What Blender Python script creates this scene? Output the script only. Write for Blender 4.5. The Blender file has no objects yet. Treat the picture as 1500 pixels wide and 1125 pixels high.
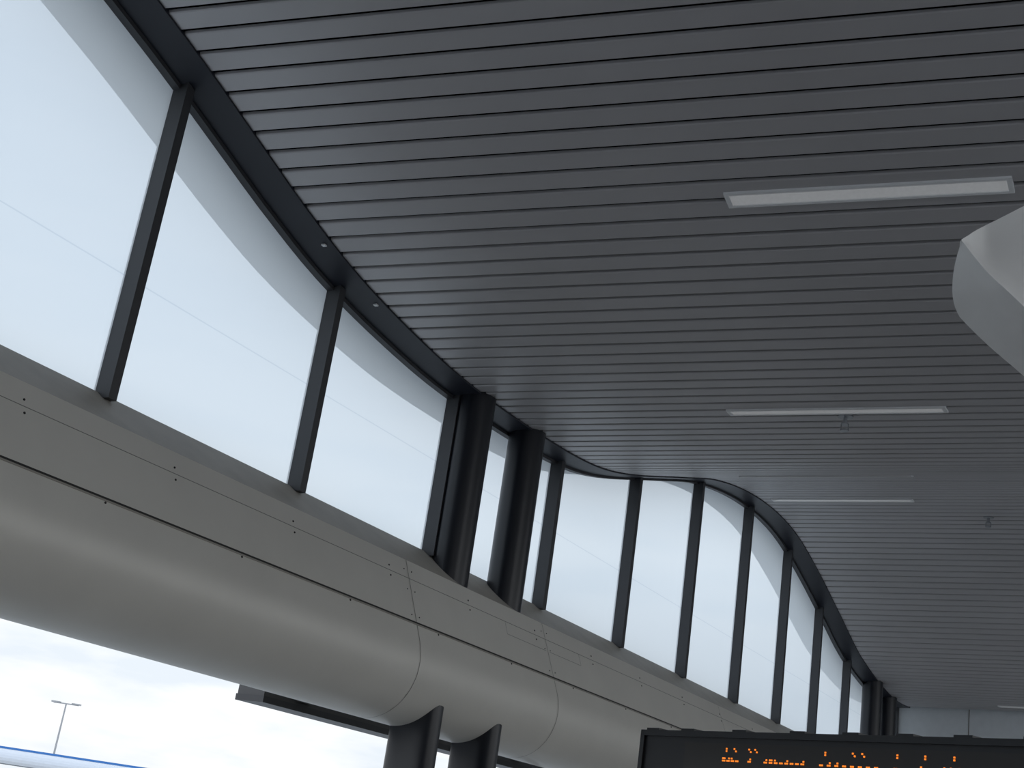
import bpy, math, random
from mathutils import Vector, Matrix
random.seed(4)
scene = bpy.context.scene
scene.view_settings.view_transform = 'Standard'
EYE = 1.6

# ------------------------------------------------------------ helpers
def mat(name, col, rough=0.5, metal=0.0, noise=0.0, nscale=6.0, bump=0.0, bscale=80.0, spec=0.5, emit=None, estr=0.0):
    m = bpy.data.materials.new(name); m.use_nodes = True
    nt = m.node_tree; b = nt.nodes['Principled BSDF']
    b.inputs['Base Color'].default_value = (*col, 1)
    b.inputs['Roughness'].default_value = rough
    b.inputs['Metallic'].default_value = metal
    b.inputs['Specular IOR Level'].default_value = spec
    tc = nt.nodes.new('ShaderNodeTexCoord')
    if noise > 0:
        n = nt.nodes.new('ShaderNodeTexNoise'); n.inputs['Scale'].default_value = nscale
        n.inputs['Detail'].default_value = 4
        nt.links.new(tc.outputs['Object'], n.inputs['Vector'])
        r = nt.nodes.new('ShaderNodeValToRGB')
        r.color_ramp.elements[0].position = 0.3; r.color_ramp.elements[1].position = 0.7
        r.color_ramp.elements[0].color = (*[c*(1-noise) for c in col], 1)
        r.color_ramp.elements[1].color = (*[min(1, c*(1+noise)) for c in col], 1)
        nt.links.new(n.outputs['Fac'], r.inputs['Fac'])
        nt.links.new(r.outputs['Color'], b.inputs['Base Color'])
    if emit:
        b.inputs['Emission Color'].default_value = (*emit, 1)
        b.inputs['Emission Strength'].default_value = estr
    return m

def obj(name, verts, faces, m, parent=None, smooth=False):
    me = bpy.data.meshes.new(name)
    me.from_pydata([tuple(v) for v in verts], [], faces)
    me.validate(); me.update()
    if m: me.materials.append(m)
    if smooth:
        for p in me.polygons: p.use_smooth = True
    o = bpy.data.objects.new(name, me)
    scene.collection.objects.link(o)
    if parent: o.parent = parent
    return o

def empty(name, loc=(0, 0, 0)):
    e = bpy.data.objects.new(name, None); e.location = loc
    e.empty_display_size = 0.2
    scene.collection.objects.link(e); return e

class MB:
    """mesh accumulator"""
    def __init__(s): s.v = []; s.f = []
    def add(s, vs, fs):
        b = len(s.v); s.v += [tuple(v) for v in vs]; s.f += [tuple(i+b for i in f) for f in fs]
    def box(s, x0, x1, y0, y1, z0, z1, M=None):
        vs = [Vector(p) for p in ((x0,y0,z0),(x1,y0,z0),(x1,y1,z0),(x0,y1,z0),(x0,y0,z1),(x1,y0,z1),(x1,y1,z1),(x0,y1,z1))]
        if M: vs = [M @ v for v in vs]
        s.add(vs, [(0,3,2,1),(4,5,6,7),(0,1,5,4),(1,2,6,5),(2,3,7,6),(3,0,4,7)])
    def hexa(s, vs): s.add(vs, [(0,3,2,1),(4,5,6,7),(0,1,5,4),(1,2,6,5),(2,3,7,6),(3,0,4,7)])
    def cyl(s, c, rx, ry, z0, z1, n=24, M=None, taper=1.0, pw=1.0):
        vs = []
        f = lambda q: math.copysign(abs(q)**pw, q)
        for z, k in ((z0, 1), (z1, taper)):
            for i in range(n):
                a = 2*math.pi*i/n
                vs.append(Vector((c[0]+rx*k*f(math.cos(a)), c[1]+ry*k*f(math.sin(a)), z)))
        if M: vs = [M @ v for v in vs]
        fs = [(i, (i+1) % n, n+(i+1) % n, n+i) for i in range(n)]
        fs += [tuple(reversed(range(n))), tuple(range(n, 2*n))]
        s.add(vs, fs)
    def make(s, name, m, parent=None, smooth=False):
        return obj(name, s.v, s.f, m, parent, smooth)

# ------------------------------------------------------------ materials
M_slat = mat('slat_metal', (0.50, 0.485, 0.49), 0.42, 0.2, noise=0.04, nscale=0.6)
M_black = mat('ceiling_void', (0.004, 0.004, 0.005), 0.9, spec=0.1)
M_navy = mat('navy_fascia', (0.011, 0.013, 0.022), 0.45)
M_mull = mat('mullion_anodised', (0.06, 0.06, 0.064), 0.45, 0.3)
M_col = mat('column_paint', (0.007, 0.008, 0.013), 0.32)
M_beam = mat('bulkhead_panel', (0.70, 0.68, 0.625), 0.42, 0.1, noise=0.03, nscale=1.5)
M_ledge = mat('bulkhead_ledge', (0.36, 0.335, 0.295), 0.6, noise=0.08, nscale=3)
M_seam = mat('panel_seam', (0.03, 0.028, 0.027), 0.8)
M_fseam = mat('panel_fine_seam', (0.25, 0.24, 0.22), 0.8)
M_wall = mat('back_wall_paint', (0.75, 0.79, 0.82), 0.7, noise=0.03)
M_low = mat('light_block_dark', (0.10, 0.095, 0.09), 0.8, noise=0.05)  # dark tone for the unseen wall base that cuts low light
M_floor = mat('terrazzo', (0.22, 0.21, 0.20), 0.3, noise=0.08, nscale=25)
M_ground = mat('apron_concrete', (0.42, 0.42, 0.41), 0.9, noise=0.15, nscale=0.3)
M_white = mat('white_shell', (0.92, 0.91, 0.89), 0.45, noise=0.02)
M_frame = mat('light_frame', (0.85, 0.85, 0.85), 0.5)
M_diff = mat('light_diffuser', (0.8, 0.8, 0.8), 0.6, noise=0.03, nscale=30, emit=(1, 1, 1), estr=0.11)
M_steel = mat('steel', (0.35, 0.36, 0.38), 0.35, 0.7)
M_signbody = mat('sign_body', (0.010, 0.010, 0.012), 0.5)
M_signface = mat('sign_face', (0.014, 0.011, 0.010), 0.35)
M_led = mat('led_amber', (0.6, 0.2, 0.02), 0.5, emit=(1.0, 0.24, 0.02), estr=1.0)
M_eave = mat('eave_metal', (0.12, 0.14, 0.18), 0.7)
M_can = mat('canopy_steel', (0.09, 0.088, 0.09), 0.6)
M_blue = mat('blue_trim', (0.03, 0.16, 0.45), 0.5)
M_roofw = mat('white_roof', (0.5, 0.52, 0.55), 0.5, noise=0.03)
M_tyre = mat('rubber', (0.02, 0.02, 0.02), 0.9)
M_van = mat('van_paint', (0.2, 0.23, 0.28), 0.3)
M_dglass = mat('dark_glass', (0.02, 0.03, 0.04), 0.1)

def transp(name, col):
    m = bpy.data.materials.new(name); m.use_nodes = True
    nt = m.node_tree; nt.nodes.clear()
    out = nt.nodes.new('ShaderNodeOutputMaterial')
    tr = nt.nodes.new('ShaderNodeBsdfTransparent'); tr.inputs[0].default_value = (*col, 1)
    nt.links.new(tr.outputs[0], out.inputs[0])
    return m
M_joint = transp('joint_silicone', (.86, .88, .91))
M_clear = transp('clear_glass', (0.97, 0.98, 0.99))
def frosted():
    m = bpy.data.materials.new('fritted_glass'); m.use_nodes = True
    nt = m.node_tree; nt.nodes.clear()
    out = nt.nodes.new('ShaderNodeOutputMaterial')
    tr = nt.nodes.new('ShaderNodeBsdfTransparent'); tr.inputs[0].default_value = (0.62, 0.66, 0.70, 1)
    tl = nt.nodes.new('ShaderNodeBsdfTranslucent'); tl.inputs[0].default_value = (0.66, 0.71, 0.74, 1)
    df = nt.nodes.new('ShaderNodeBsdfDiffuse'); df.inputs[0].default_value = (0.6, 0.66, 0.7, 1)
    mx0 = nt.nodes.new('ShaderNodeMixShader'); mx0.inputs[0].default_value = 0.12
    nt.links.new(tl.outputs[0], mx0.inputs[1]); nt.links.new(df.outputs[0], mx0.inputs[2])
    mx = nt.nodes.new('ShaderNodeMixShader'); mx.inputs[0].default_value = 0.76
    nt.links.new(tr.outputs[0], mx.inputs[1]); nt.links.new(mx0.outputs[0], mx.inputs[2])
    nt.links.new(mx.outputs[0], out.inputs[0])
    return m
M_frost = frosted()

# ------------------------------------------------------------ ceiling wave profile (Y, Z above floor)
PR = [(-14,5.9),(-11,5.25),(-8,5.1),(-5,4.75),(-2,5.2),(0,5.85),(2,6.4),(3.4,6.5),(4.6,6.42),(5.4,6.27),
      (6.33,6.01),(6.98,5.82),(7.85,5.53),(8.48,5.32),(9.39,5.07),(10.49,4.89),(11.81,4.775),(13.65,4.785),
      (15.0,4.88),(16.05,5.09),(17.93,5.63),(19.3,6.01),(20.89,6.263),(22.37,6.326),(23.61,6.22),(25.02,5.888),
      (26.57,5.43),(28.26,4.933),(30.68,4.58),(32.3,4.56),(36,4.9)]
def prof(y):
    for i in range(len(PR)-1):
        if y <= PR[i+1][0] or i == len(PR)-2: break
    i = max(i, 0)
    def tg(k):
        a = PR[max(k-1, 0)]; b = PR[min(k+1, len(PR)-1)]
        return (b[1]-a[1])/(b[0]-a[0])
    x0, z0 = PR[i]; x1, z1 = PR[i+1]; h = x1-x0; u = (y-x0)/h
    u = min(max(u, 0), 1)
    return EYE + (2*u**3-3*u*u+1)*z0 + (u**3-2*u*u+u)*h*tg(i) + (-2*u**3+3*u*u)*z1 + (u**3-u*u)*h*tg(i+1)
XE = -7.65             # ceiling edge
SK, SL = 0.24, 0.071   # slat skew and roof fall per metre
def cpt(y0, t, dz=0.0):
    return Vector((XE+t, y0+SK*t, prof(y0)+SL*t+dz))
def wallz(y, x):       # ceiling height at any (x,y)
    t = x-XE
    return prof(y-SK*t)+SL*t
YEND = 32.8

# slats at constant arc pitch
arc = [(-12.0, 0.0)]; y = -12.0; s = 0
while y < YEND:
    y2 = y+0.02; s += math.hypot(0.02, prof(y2)-prof(y)); y = y2; arc.append((y, s))
def y_at(sv):
    lo, hi = 0, len(arc)-1
    while hi-lo > 1:
        mid = (lo+hi)//2
        if arc[mid][1] < sv: lo = mid
        else: hi = mid
    a, b = arc[lo], arc[hi]
    return a[0]+(b[0]-a[0])*(sv-a[1])/(b[1]-a[1])
pitch, wid, T1 = 0.221, 0.178, 17.0
mb = MB(); n = int(arc[-1][1]/pitch)
for i in range(n):
    ya, yb = y_at(i*pitch), y_at(i*pitch+wid)
    c = 0.008
    yc, yd = y_at(i*pitch+c), y_at(i*pitch+wid-c)
    # section: chamfered bottom tray
    sec = [(ya, 0.035), (ya, c), (yc, 0), (yd, 0), (yb, c), (yb, 0.035)]
    vs = [cpt(q, 0, dz) for q, dz in sec]+[cpt(q, T1, dz) for q, dz in sec]
    k = 6
    fs = [(j, j+1, k+j+1, k+j) for j in range(5)]+[(5, 0, k, k+5), tuple(reversed(range(k))), tuple(range(k, 2*k))]
    mb.add(vs, fs)
ceil = mb.make('ceiling', M_slat)
vs = []; ys = []; y = -12.0
while y < YEND: ys.append(y); y += 0.4
ys.append(YEND)
for q in ys:
    vs += [cpt(q, -0.35, 0.13), cpt(q, T1, 0.13), cpt(q, T1, 0.33), cpt(q, -0.35, 0.33)]
fs = []
for i in range(len(ys)-1):
    a, b = 4*i, 4*(i+1)
    for j in range(4): fs.append((a+j, a+(j+1) % 4, b+(j+1) % 4, b+j))
obj('ceiling_backing', vs, fs, M_black, ceil)
# carrier rails above slats
mb = MB()
for t in (1.5, 4.0, 6.5, 9, 11.5, 14):
    for i in range(len(ys)-1):
        mb.hexa([cpt(ys[i], t, .05), cpt(ys[i], t+.04, .05), cpt(ys[i+1], t+.04, .05), cpt(ys[i+1], t, .05),
                 cpt(ys[i], t, .12), cpt(ys[i], t+.04, .12), cpt(ys[i+1], t+.04, .12), cpt(ys[i+1], t, .12)])
mb.make('ceiling_carrier_rails', M_black, ceil)

# ------------------------------------------------------------ fascia strip between slats and glazing (trim)
def sweep(name, sec, y0, y1, m, parent=None, step=0.25, zf=None, smooth=False):
    n = max(1, int((y1-y0)/step)); vs = []; k = len(sec)
    for i in range(n+1):
        q = y0+(y1-y0)*i/n
        for (x, dz) in sec:
            vs.append((x, q, (zf(q, x) if zf else 0)+dz))
    fs = []
    for i in range(n):
        a, b = i*k, (i+1)*k
        for j in range(k): fs.append((a+j, a+(j+1) % k, b+(j+1) % k, b+j))
    fs += [tuple(reversed(range(k))), tuple(range(n*k, n*k+k))]
    return obj(name, vs, fs, m, parent, smooth)
trim = sweep('trim_1', [(-8.06, -0.03), (-7.63, -0.02), (-7.63, 0.0), (-7.66, 0.14), (-8.06, 0.14)], -8, YEND, M_navy, zf=lambda q, x: wallz(q, x))
# small clips on strip
mb = MB()
for q in [9.0, 9.95]:
    z = wallz(q, -7.7)
    mb.box(-7.73, -7.69, q-.02, q+.02, z-.035, z-.02)
mb.make('clips', M_frame, trim)
# exterior eave
eave = sweep('roof_eave', [(-8.72, 0.02), (-8.06, 0.02), (-8.06, 0.28), (-8.72, 0.2)], -8, YEND+1, M_eave, zf=lambda q, x: wallz(q, -8.0))

# ------------------------------------------------------------ windows
SILL = 2.94+EYE
my = [-7.6, -5.15, -2.7, -0.25, 2.2, 4.65, 7.1, 9.6, 12.0, 14.6, 17.0, 19.36, 21.72, 24.0, 26.2, 28.4, 30.6, YEND-0.1]
WX = -8.0
for i in range(len(my)-1):
    a, b = my[i], my[i+1]
    w = empty('window_%d' % (i+1), (WX, (a+b)/2, SILL))
    inv = Vector(w.location)
    N = 10; vs = []; fs = []
    for j in range(N+1):
        q = a+(b-a)*j/N
        vs += [Vector((WX-.03, q, SILL-.02))-inv, Vector((WX-.03, q, wallz(q, WX)))-inv]
    for j in range(N): fs.append((2*j, 2*j+2, 2*j+3, 2*j+1))
    obj('glass', vs, fs, M_frost, w)
    mb = MB()
    for q in ([a] if i < len(my)-2 else [a, b]):
        z1a, z1b = wallz(q-.045, WX), wallz(q+.045, WX)
        x0, x1 = WX-.05, WX+.13
        mb.hexa([Vector(p)-inv for p in ((x0,q-.045,SILL-.05),(x1,q-.045,SILL-.05),(x1,q+.045,SILL-.05),(x0,q+.045,SILL-.05),
                 (x0,q-.045,z1a),(x1,q-.045,z1a),(x1,q+.045,z1b),(x0,q+.045,z1b))])
    mb.make('mullion', M_mull, w)
    mb = MB()
    for j in range(N):
        q0, q1 = a+(b-a)*j/N, a+(b-a)*(j+1)/N
        za, zb = wallz(q0, WX), wallz(q1, WX)
        x0, x1 = WX-.04, WX+.05
        mb.hexa([Vector(p)-inv for p in ((x0,q0,za-.06),(x1,q0,za-.06),(x1,q1,zb-.06),(x0,q1,zb-.06),
                 (x0,q0,za),(x1,q0,za),(x1,q1,zb),(x0,q1,zb))])
    mb.make('rails', M_mull, w)
    mb = MB(); mb.add([(-.026, a-inv.y+.05, 1.0), (-.026, b-inv.y-.05, 1.0), (-.026, b-inv.y-.05, 1.012), (-.026, a-inv.y+.05, 1.012)], [(0,1,2,3)])
    mb.make('glass_joint', M_joint, w)

# ------------------------------------------------------------ curved bulkhead beam under windows
BC = (-7.75, 1.6+EYE); BR = 0.556
a0 = math.radians(22)
arcpts = []
for i in range(0, 37):
    a = a0-(a0+math.radians(150))*i/36
    arcpts.append((BC[0]+BR*math.cos(a), BC[1]+BR*math.sin(a)))
face_top = (-7.557, 2.607+EYE)
sec_main = [(-8.3, face_top[1])]+[face_top]+arcpts+[(-8.3, arcpts[-1][1])]
bulk = sweep('curved_bulkhead', sec_main, -8.15, YEND-.1, M_beam, step=50)
me = bulk.data
for p in me.polygons:
    p.use_smooth = True
k = len(sec_main)
for e in me.edges:
    i, j = [v % k for v in e.vertices]
    if i == j and i in (0, 1, k-1): e.use_edge_sharp = True
    if e.vertices[0]//k == e.vertices[1]//k: e.use_edge_sharp = True
Y9 = YEND-.1
obj('ledge', [(-8.3,-8,SILL),(-8.0,-8,SILL),(-7.557,-8,face_top[1]),(-8.3,-8,face_top[1]),
              (-8.3,Y9,SILL),(-8.0,Y9,SILL),(-7.557,Y9,face_top[1]),(-8.3,Y9,face_top[1])],
    [(0,1,2,3),(7,6,5,4),(0,4,5,1),(1,5,6,2),(2,6,7,3),(3,7,4,0)], M_ledge, bulk)
def face_pt(z, off):   # point on sloped face at height z (above eye)
    x = -7.234-.4043*(z-1.808)
    return (x+off*.927, z+EYE+off*.375)
def strip(name, z, h, m, y0=-8, y1=YEND-.1, off=.003):
    p, q = face_pt(z-h/2, off), face_pt(z+h/2, off)
    p2, q2 = face_pt(z-h/2, -.02), face_pt(z+h/2, -.02)
    vs = []
    for y in (y0, y1): vs += [(p[0], y, p[1]), (q[0], y, q[1]), (q2[0], y, q2[1]), (p2[0], y, p2[1])]
    obj(name, vs, [(0,1,5,4),(1,2,6,5),(2,3,7,6),(3,0,4,7),(0,3,2,1),(4,5,6,7)], m, bulk)
strip('groove', 1.983, .018, M_seam, off=.004)
strip('groove_lip', 1.968, .012, M_ledge, off=.006)
strip('fine_seam', 2.42, .005, M_fseam, off=.002)
# vertical panel joints
mb = MB()
for yj in (2.0, 5.0, 11.0, 14.0, 20.0, 26.0):
    path = [(-7.557, face_top[1])]+arcpts
    for i in range(len(path)-1):
        p, q = path[i], path[i+1]
        def out(pt, o):
            d = Vector((q[0]-p[0], q[1]-p[1])).normalized(); nrm = Vector((-d.y, d.x))
            if nrm.dot(Vector((pt[0]-BC[0], pt[1]-BC[1]))) < 0: nrm = -nrm
            return (pt[0]+nrm.x*o, pt[1]+nrm.y*o)
        A, B = out(p, .003), out(q, .003)
        mb.add([(A[0], yj-.004, A[1]), (A[0], yj+.004, A[1]), (B[0], yj+.004, B[1]), (B[0], yj-.004, B[1])], [(0,1,2,3)])
mb.make('panel_joints', M_fseam, bulk)
# rivets
mb = MB()
nrm = Vector((.927, 0, .375)); 
def rivet(y, z, r=.009):
    x, zz = face_pt(z, 0)
    M = Matrix.Translation((x, y, zz)) @ nrm.to_track_quat('Z', 'Y').to_matrix().to_4x4()
    mb.cyl((0, 0), r, r, -.004, .006, 10, M)
yy = 2.9
while yy < 30:
    for dz in (-.05, .05): rivet(yy, 2.42+dz)
    rivet(yy+.75, 1.95)
    yy += 1.55
for yj in (11.0, 14.0):
    for z in (2.5, 2.3, 2.05): 
        rivet(yj-.07, z, .006); rivet(yj+.07, z, .006)
mb.make('rivets', M_seam, bulk)
# access hatch outline near the columns
mb = MB()
def hline(y0, y1, z, h=.005):
    p, q = face_pt(z-h/2, .003), face_pt(z+h/2, .003)
    mb.add([(p[0], y0, p[1]), (q[0], y0, q[1]), (q[0], y1, q[1]), (p[0], y1, p[1])], [(0,1,2,3)])
hline(13.0, 13.95, 2.28); hline(14.05, 14.9, 2.28)
for yv in (13.0, 14.9): 
    p, q = face_pt(2.28, .003), face_pt(2.42, .003)
    mb.add([(p[0], yv, p[1]), (q[0], yv, q[1]), (q[0], yv+.006, q[1]), (p[0], yv+.006, p[1])], [(0,1,2,3)])
mb.make('hatch_outline', M_fseam, bulk)

# ------------------------------------------------------------ columns
def column(yu, yl, nm='column'):
    e = empty(nm, (-7.7, yu, 0))
    o = Vector(e.location)
    mb = MB()
    z1 = wallz(yu, -7.78)+.12
    mb.cyl((-7.78-o.x, 0), .22, .22, 2.3+EYE, z1, 40)
    a = mb.make('upper_shaft', M_col, e, True)
    mb = MB()
    mb.cyl((-7.555-o.x, yl-o.y), .27, .13, 0, 1.5+EYE, 40, pw=.65)
    b = mb.make('lower_shaft', M_col, e, True)
    mb = MB()
    mb.cyl((-7.555-o.x, yl-o.y), .33, .18, 0, .03, 32)
    mb.make('base_collar', M_col, e, False)
    for ob in (a, b):
        for p in ob.data.polygons:
            if len(p.vertices) > 4: p.use_smooth = False
        for ed in ob.data.edges:
            if (ed.vertices[0] < 40) == (ed.vertices[1] < 40): ed.use_edge_sharp = True
    return e
column(12.18, 11.66); column(13.42, 12.88); column(29.9, 29.4); column(31.2, 30.7)
column(-5.6, -5.9); column(-4.3, -4.6)

# ------------------------------------------------------------ lower glazing
lw = empty('window_lower_glazing', (-8.1, 0, 0))
mb = MB()
for q in (-7.9, -3, 1.5, 5.2, 15.35, 19.5, 24, 28.5, 32.5):
    mb.box(-.04, .06, q-.04, q+.04, 0, 2.72)
mb.box(-.04, .06, -7.9, 32.6, 0, .12)
mb.make('frame', M_mull, lw)
mb = MB(); mb.add([(0, -7.9, .1), (0, 32.6, .1), (0, 32.6, 2.72), (0, -7.9, 2.72)], [(0,1,2,3)])
mb.make('clear_pane', M_clear, lw)

# exterior canopy beam
can = empty('exterior_door_canopy', (-8.50, 10.25, 1.03+EYE))
mb = MB(); mb.box(-.2, .12, 0, 7.5, .05, .26); mb.make('canopy_box', M_can, can)
mb = MB(); mb.box(-.21, .13, -.01, 7.5, -.01, .05); mb.make('drip_edge', M_mull, can)
mb = MB(); mb.box(.1, .2, .5, .7, .08, .2); mb.box(.1, .2, 5, 5.2, .08, .2); mb.make('bracket', M_can, can)

# ------------------------------------------------------------ ceiling light fixtures
def light(y0, t0, t1, w=.165):
    e = empty('ceiling_light', cpt(y0, t0)); o = e.location.copy()
    mb = MB()
    f = .022
    def bx(ya, yb, ta, tb, d0, d1):
        mb.hexa([cpt(ya,ta,d0)-o, cpt(ya,tb,d0)-o, cpt(yb,tb,d0)-o, cpt(yb,ta,d0)-o,
                 cpt(ya,ta,d1)-o, cpt(ya,tb,d1)-o, cpt(yb,tb,d1)-o, cpt(yb,ta,d1)-o])
    bx(y0, y0+f, t0, t1, -.022, .02); bx(y0+w-f, y0+w, t0, t1, -.022, .02)
    bx(y0+f, y0+w-f, t0, t0+.04, -.022, .02); bx(y0+f, y0+w-f, t1-.04, t1, -.022, .02)
    mb.make('frame', M_frame, e)
    mb = MB(); bx(y0+f, y0+w-f, t0+.04, t1-.04, -.012, .02)
    mb.make('diffuser', M_diff, e)
for y0, t0 in ((8.66, 3.68), (12.66, 2.43), (16.95, 1.15), (21.3, .2), (31.6, 2.1), (27.2, 8.5), (4.3, 5.2), (8.66, 10.0), (12.66, 9.0)):
    light(y0, t0, t0+2.24)

# sprinklers
def sprinkler(y0, t):
    p = cpt(y0, t)
    e = empty('fire_sprinkler', p); mb = MB()
    mb.cyl((0, 0), .085, .085, -.012, .01, 24)
    mb.cyl((0, 0), .022, .022, -.08, -.01, 12)
    mb.cyl((0, 0), .04, .055, -.10, -.085, 12)
    mb.box(-.045, -.035, -.008, .008, -.15, -.09); mb.box(.035, .045, -.008, .008, -.15, -.09)
    mb.box(-.045, .045, -.008, .008, -.155, -.145)
    mb.cyl((0, 0), .05, .05, -.172, -.158, 16)
    mb.make('sprinkler_head', M_steel, e)
sprinkler(12.95, 3.60); sprinkler(22.5, 3.4)

# ------------------------------------------------------------ shell walls / floor
mb = MB(); mb.box(-8.35, 9.5, -8.2, 38, -.2, 0); mb.make('floor', M_floor)
mb = MB()
p0, p1 = cpt(YEND, -.4), cpt(YEND, T1)
mb.hexa([(p0.x,p0.y,0),(p1.x,p1.y,0),(p1.x,p1.y+.3,0),(p0.x,p0.y+.3,0),(p0.x,p0.y,p0.z+.25),(p1.x,p1.y,p1.z+.25),(p1.x,p1.y+.3,p1.z+.25),(p0.x,p0.y+.3,p0.z+.25)])
wb = mb.make('wall_back', M_wall)
mb = MB()
for t in (1.3, 3.4, 5.5, 7.6, 9.7):
    p = cpt(YEND, t); mb.box(p.x-.01, p.x+.01, p.y-.012, p.y+.01, 0, p.z)
mb.make('panel_joints', M_fseam, wb)
mb = MB(); mb.box(-8.3, 9.5, -8.4, -8.2, 0, 7.4); mb.make('wall_front', M_wall)
rw = empty('wall_right', (9.35, 0, 0)); mb = MB()
mb.box(-.1, .1, -8.2, 36.7, 0, 2.4)  # out of view, built up high to keep low light off the bulkhead belly
mb.make('light_block_spandrel', M_low, rw); mb = MB()
for q in range(-8, 37, 4): mb.box(-.08, .08, q-.06, q+.06, 2.4, 9.3)
mb.box(-.1, .1, -8.2, 36.7, 6.6, 6.9)
mb.make('frame', M_mull, rw)

# ------------------------------------------------------------ white suspended shell sculpture
R = Vector((.8717, .4690, .1413)); U = Vector((.0388, -.3545, .9346)); F = Vector((-.4884, .8089, .3264))
e = empty('suspended_white_shell', (-1.38, 7.5, 5.09))
def L(u, v, w): return R*u + U*v + F*w
A = [(-.180,.292),(-.09,.335),(0,.378),(.18,.465),(.42,.59),(.74,.76),(1.22,.92),(1.78,1.0)]
B = [(-.178,.282),(-.125,.19),(-.04,.07),(.08,-.05),(.25,-.20),(.55,-.40),(1.1,-.60),(1.78,-.70)]
E = [(-.182,.275),(-.190,.10),(-.145,-.07),(-.02,-.22),(.20,-.42),(.55,-.69),(1.1,-.92),(1.78,-1.02)]
def cr(P, t):
    n = len(P)-1; i = min(int(t), n-1); u = t-i
    p = [P[max(i-1,0)], P[i], P[i+1], P[min(i+2,n)]]
    return [0.5*((2*p[1][c])+(-p[0][c]+p[2][c])*u+(2*p[0][c]-5*p[1][c]+4*p[2][c]-p[3][c])*u*u+(-p[0][c]+3*p[1][c]-3*p[2][c]+p[3][c])*u**3) for c in range(2)]
NS = 36; ring = []; K1, K2 = 8, 6
for i in range(NS+1):
    t = 7*i/NS; a, b, c = cr(A, t), cr(B, t), cr(E, t)
    g = min(1, t/2.5)
    row = []
    for j in range(K1+1):
        s = j/K1
        row.append(L(a[0]+(b[0]-a[0])*s, a[1]+(b[1]-a[1])*s, .35*g*(1-s)-.12*g*s + .12*g*math.sin(math.pi*s)))
    for j in range(1, K2+1):
        s = j/K2
        row.append(L(b[0]+(c[0]-b[0])*s, b[1]+(c[1]-b[1])*s, (-.12+.42*s)*g))
    row.append(L((a[0]+c[0])/2+.1*g, (a[1]+c[1])/2, .6*g+.02))
    ring.append(row)
K = len(ring[0]); vs = [v for r in ring for v in r]; fs = []
for i in range(NS):
    for j in range(K): fs.append((i*K+j, i*K+(j+1) % K, (i+1)*K+(j+1) % K, (i+1)*K+j))
fs += [tuple(reversed(range(K))), tuple(range(NS*K, NS*K+K))]
so = obj('shell_body', vs, fs, M_white, e, True)
for ed in so.data.edges:
    i, j = ed.vertices
    if i % K == j % K and (i % K) in (0, K1, K1+K2): ed.use_edge_sharp = True
    if i//K == j//K and i//K in (0, NS): ed.use_edge_sharp = True
mb = MB()
for uu in (.8, 1.6):
    p = L(uu, .75, .3)
    mb.cyl((p.x, p.y), .012, .012, p.z-.1, wallz(7.5+p.y, -1.38+p.x)-5.09, 8)
mb.make('suspension_cables', M_steel, e)

# ------------------------------------------------------------ LED display sign
ax = Vector((.908, -.419, 0)); nn = Vector((-.419, -.908, 0))
SM = Matrix(((ax.x, -nn.x, 0, -4.49), (ax.y, -nn.y, 0, 10.29), (0, 0, 1, 2.70), (0, 0, 0, 1)))
sg = empty('led_display_sign'); sg.matrix_world = SM
mb = MB(); W = 4.6
mb.box(0, W, 0, .18, -.72, 0)
mb.box(-.015, .03, -.02, .2, -.735, .0); mb.box(W-.03, W+.015, -.02, .2, -.735, .0)
mb.box(0, W, -.02, .0, -.045, .0); mb.box(0, W, -.02, .0, -.72, -.66)
mb.make('housing', M_signbody, sg)
mb = MB()
for q in (.1, .5, 1.05, 1.62, 2.1, 2.55, 3.0, 3.5, 4.1): mb.box(q-.07, q+.07, .0, .14, 0, .018)
mb.make('top_clips', M_signbody, sg)
mb = MB(); mb.box(.5, W-.12, -.008, .002, -.62, -.085); mb.make('display_face', M_signface, sg)
mb = MB(); d = .0115; ps = .0175
def dot(x, z): mb.box(x-d/2, x+d/2, -.014, -.008, z-d/2, z+d/2)
segs = [(.92, 1.10, 4), (1.18, 1.24, 1), (1.34, 1.74, 8), (1.86, 2.40, 8), (2.49, 2.55, 1), (2.70, 2.76, 1), (2.86, 3.06, 3), (3.2, 3.9, 9)]
for line in range(3):
    z0 = -.212-line*.13
    for (xa, xb, n) in segs:
        for c in range(n):
            x = xa+(xb-xa)*c/n
            for cx in range(2):
                dot(x+cx*ps, z0)
                if random.random() < .3: dot(x+cx*ps, z0+ps)
for x in (.95, 1.03, 1.18, 1.24, 1.9, 2.14, 2.22, 2.51, 2.73, 2.95):
    dot(x, -.125); dot(x+ps, -.142) if random.random() < .5 else dot(x, -.142)
mb.make('led_text', M_led, sg)
mb = MB(); mb.cyl((.8, .1), .05, .05, -2.7, -.72, 16); mb.cyl((3.8, .1), .05, .05, -2.7, -.72, 16)
mb.box(.6, 1.0, -.1, .3, -2.7, -2.68); mb.box(3.6, 4.0, -.1, .3, -2.7, -2.68)
mb.make('posts', M_signbody, sg)

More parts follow.
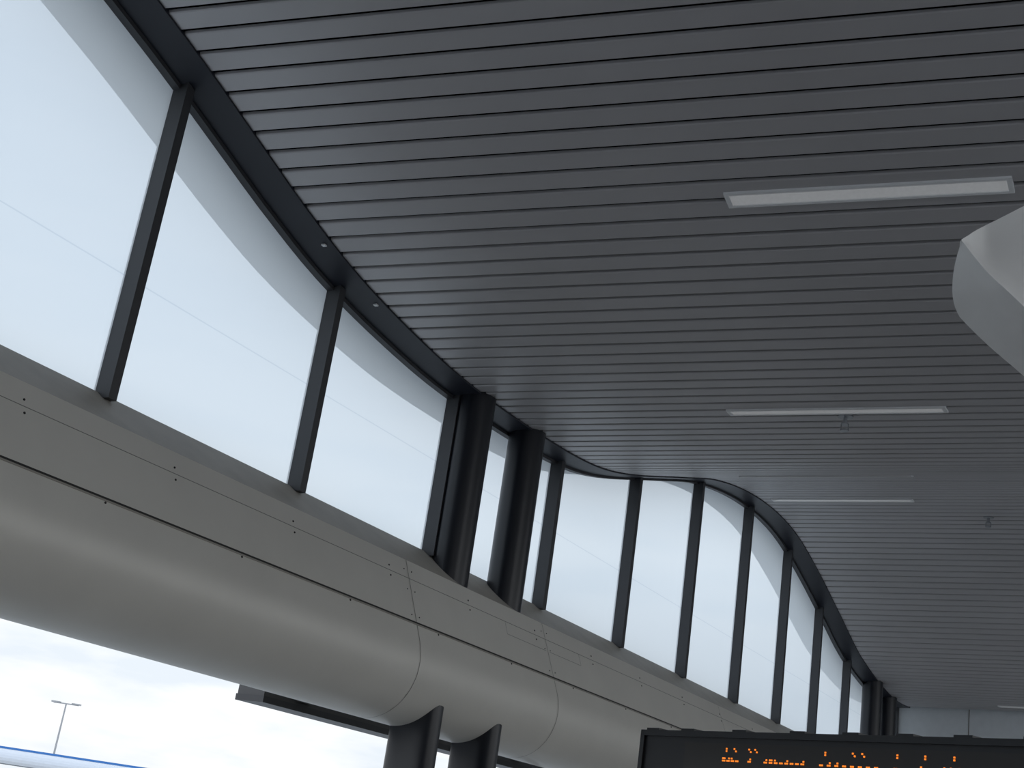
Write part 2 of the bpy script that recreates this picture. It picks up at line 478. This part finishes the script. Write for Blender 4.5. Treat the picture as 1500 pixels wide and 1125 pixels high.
# ------------------------------------------------------------ exterior
mb = MB(); mb.add([(-400,-300,-.22),(300,-300,-.22),(300,500,-.22),(-400,500,-.22)], [(0,1,2,3)]); mb.make('ground', M_ground)
lp = empty('street_lamp', (-108.6, 102, -.22)); mb = MB()
mb.cyl((0, 0), .13, .13, 0, 9.9, 12, taper=.6); mb.cyl((0, 0), .3, .3, 0, .4, 12)
mb.make('pole', M_steel, lp)
mb = MB(); rm = Matrix.Rotation(math.radians(30), 4, 'Z')
mb.box(-1.3, 1.3, -.06, .06, 9.85, 9.97, rm); mb.box(-1.5, -.6, -.22, .22, 9.9, 10.05, rm); mb.box(.6, 1.5, -.22, .22, 9.9, 10.05, rm)
mb.make('lamp_heads', M_steel, lp)
sh = empty('shelter_canopy', (-46.3, 44.7, -.12)); sh.rotation_euler = (0, 0, math.atan2(.506, .863))
mb = MB(); NA = 14; L0, L1 = -14, 9
f0 = lambda a, r: (2.2-2.2*math.cos(a), 2.35+r+.55*math.sin(a))
for i in range(NA):
    a0_, a1_ = math.pi*i/NA, math.pi*(i+1)/NA
    y0, z0 = f0(a0_, 0); y1, z1 = f0(a1_, 0); y2, z2 = f0(a1_, .12); y3, z3 = f0(a0_, .12)
    mb.hexa([(L0,y0,z0),(L1,y0,z0),(L1,y1,z1),(L0,y1,z1),(L0,y3,z3),(L1,y3,z3),(L1,y2,z2),(L0,y2,z2)])
mb.make('barrel_roof', M_roofw, sh)
mb = MB(); mb.box(L0, L1, 1.6, 2.5, 3.0, 3.09); mb.make('blue_trim', M_blue, sh)
mb = MB()
for q in range(int(L0)+1, int(L1), 4):
    mb.box(q-.06, q+.06, .3, .42, -.1, 2.6); mb.box(q-.06, q+.06, 4, 4.12, -.1, 2.6)
mb.make('posts', M_steel, sh)
van = empty('parked_van', (-42.3, 34.9, -.22)); van.rotation_euler = (0, 0, math.atan2(.506, .863))
prf = [(-2.4,.4),(2.3,.4),(2.35,1.0),(1.9,1.25),(1.45,2.1),(1.1,2.4),(.5,2.52),(-1.9,2.52),(-2.3,2.35),(-2.42,1.2)]
vs = [(x, -1, z) for x, z in prf]+[(x, 1, z) for x, z in prf]; k = len(prf)
obj('body', vs, [tuple(range(k)), tuple(reversed(range(k, 2*k)))]+[(i, i+k, (i+1) % k+k, (i+1) % k) for i in range(k)], M_van, van)
mb = MB(); mb.box(-2.1, .9, -1.01, 1.01, 1.4, 2.1); mb.make('side_glass', M_dglass, van)
mb = MB()
for x in (-1.6, 1.5):
    for yv in (-.95, .95):
        M = Matrix.Translation((x, yv, .36)) @ Matrix.Rotation(math.pi/2, 4, 'X'); mb.cyl((0, 0), .36, .36, -.12, .12, 20, M)
mb.make('wheels', M_tyre, van)

# ------------------------------------------------------------ world: bright overcast sky
w = bpy.data.worlds.new('overcast_sky'); scene.world = w; w.use_nodes = True
nt = w.node_tree; bg = nt.nodes['Background']
tc = nt.nodes.new('ShaderNodeTexCoord'); sp = nt.nodes.new('ShaderNodeSeparateXYZ')
nt.links.new(tc.outputs['Generated'], sp.inputs[0])
rp = nt.nodes.new('ShaderNodeValToRGB')
cr_ = rp.color_ramp; cr_.elements[0].position = 0.0; cr_.elements[0].color = (.52, .52, .52, 1)
cr_.elements[1].position = .8; cr_.elements[1].color = (.54, .62, .74, 1)
for ps_, c_ in ((.13, (.52, .53, .54, 1)), (.22, (.95, .98, 1.0, 1)), (.36, (.80, .86, .93, 1))):
    e1 = cr_.elements.new(ps_); e1.color = c_
nt.links.new(sp.outputs['Z'], rp.inputs['Fac'])
mp = nt.nodes.new('ShaderNodeMapping'); mp.inputs['Scale'].default_value = (1, 1, 4)
nt.links.new(tc.outputs['Generated'], mp.inputs['Vector'])
nz = nt.nodes.new('ShaderNodeTexNoise'); nz.inputs['Scale'].default_value = 7; nz.inputs['Detail'].default_value = 6
nt.links.new(mp.outputs[0], nz.inputs['Vector'])
r2 = nt.nodes.new('ShaderNodeValToRGB'); r2.color_ramp.elements[0].position = .38; r2.color_ramp.elements[1].position = .54
r2.color_ramp.elements[0].color = (.82, .87, .92, 1); r2.color_ramp.elements[1].color = (1.0, 1.0, 1.0, 1)
nt.links.new(nz.outputs['Fac'], r2.inputs['Fac'])
mr = nt.nodes.new('ShaderNodeMapRange'); mr.inputs['From Min'].default_value = .13; mr.inputs['From Max'].default_value = .3
mr.inputs['To Min'].default_value = 1.0; mr.inputs['To Max'].default_value = 0.25
nt.links.new(sp.outputs['Z'], mr.inputs['Value'])
mx = nt.nodes.new('ShaderNodeMix'); mx.data_type = 'RGBA'; mx.blend_type = 'MULTIPLY'
nt.links.new(mr.outputs[0], mx.inputs[0])
nt.links.new(rp.outputs['Color'], mx.inputs[6]); nt.links.new(r2.outputs['Color'], mx.inputs[7])
nt.links.new(mx.outputs[2], bg.inputs['Color']); bg.inputs['Strength'].default_value = 2.05

# ------------------------------------------------------------ camera
cam = bpy.data.cameras.new('camera'); co = bpy.data.objects.new('camera', cam); scene.collection.objects.link(co)
cam.sensor_width = 36; cam.lens = 47.4; cam.clip_end = 2000
rot = Matrix(((R.x, U.x, -F.x), (R.y, U.y, -F.y), (R.z, U.z, -F.z))).to_quaternion()
co.rotation_mode = 'QUATERNION'; co.rotation_quaternion = rot; co.location = (0, 0, EYE)
scene.camera = co
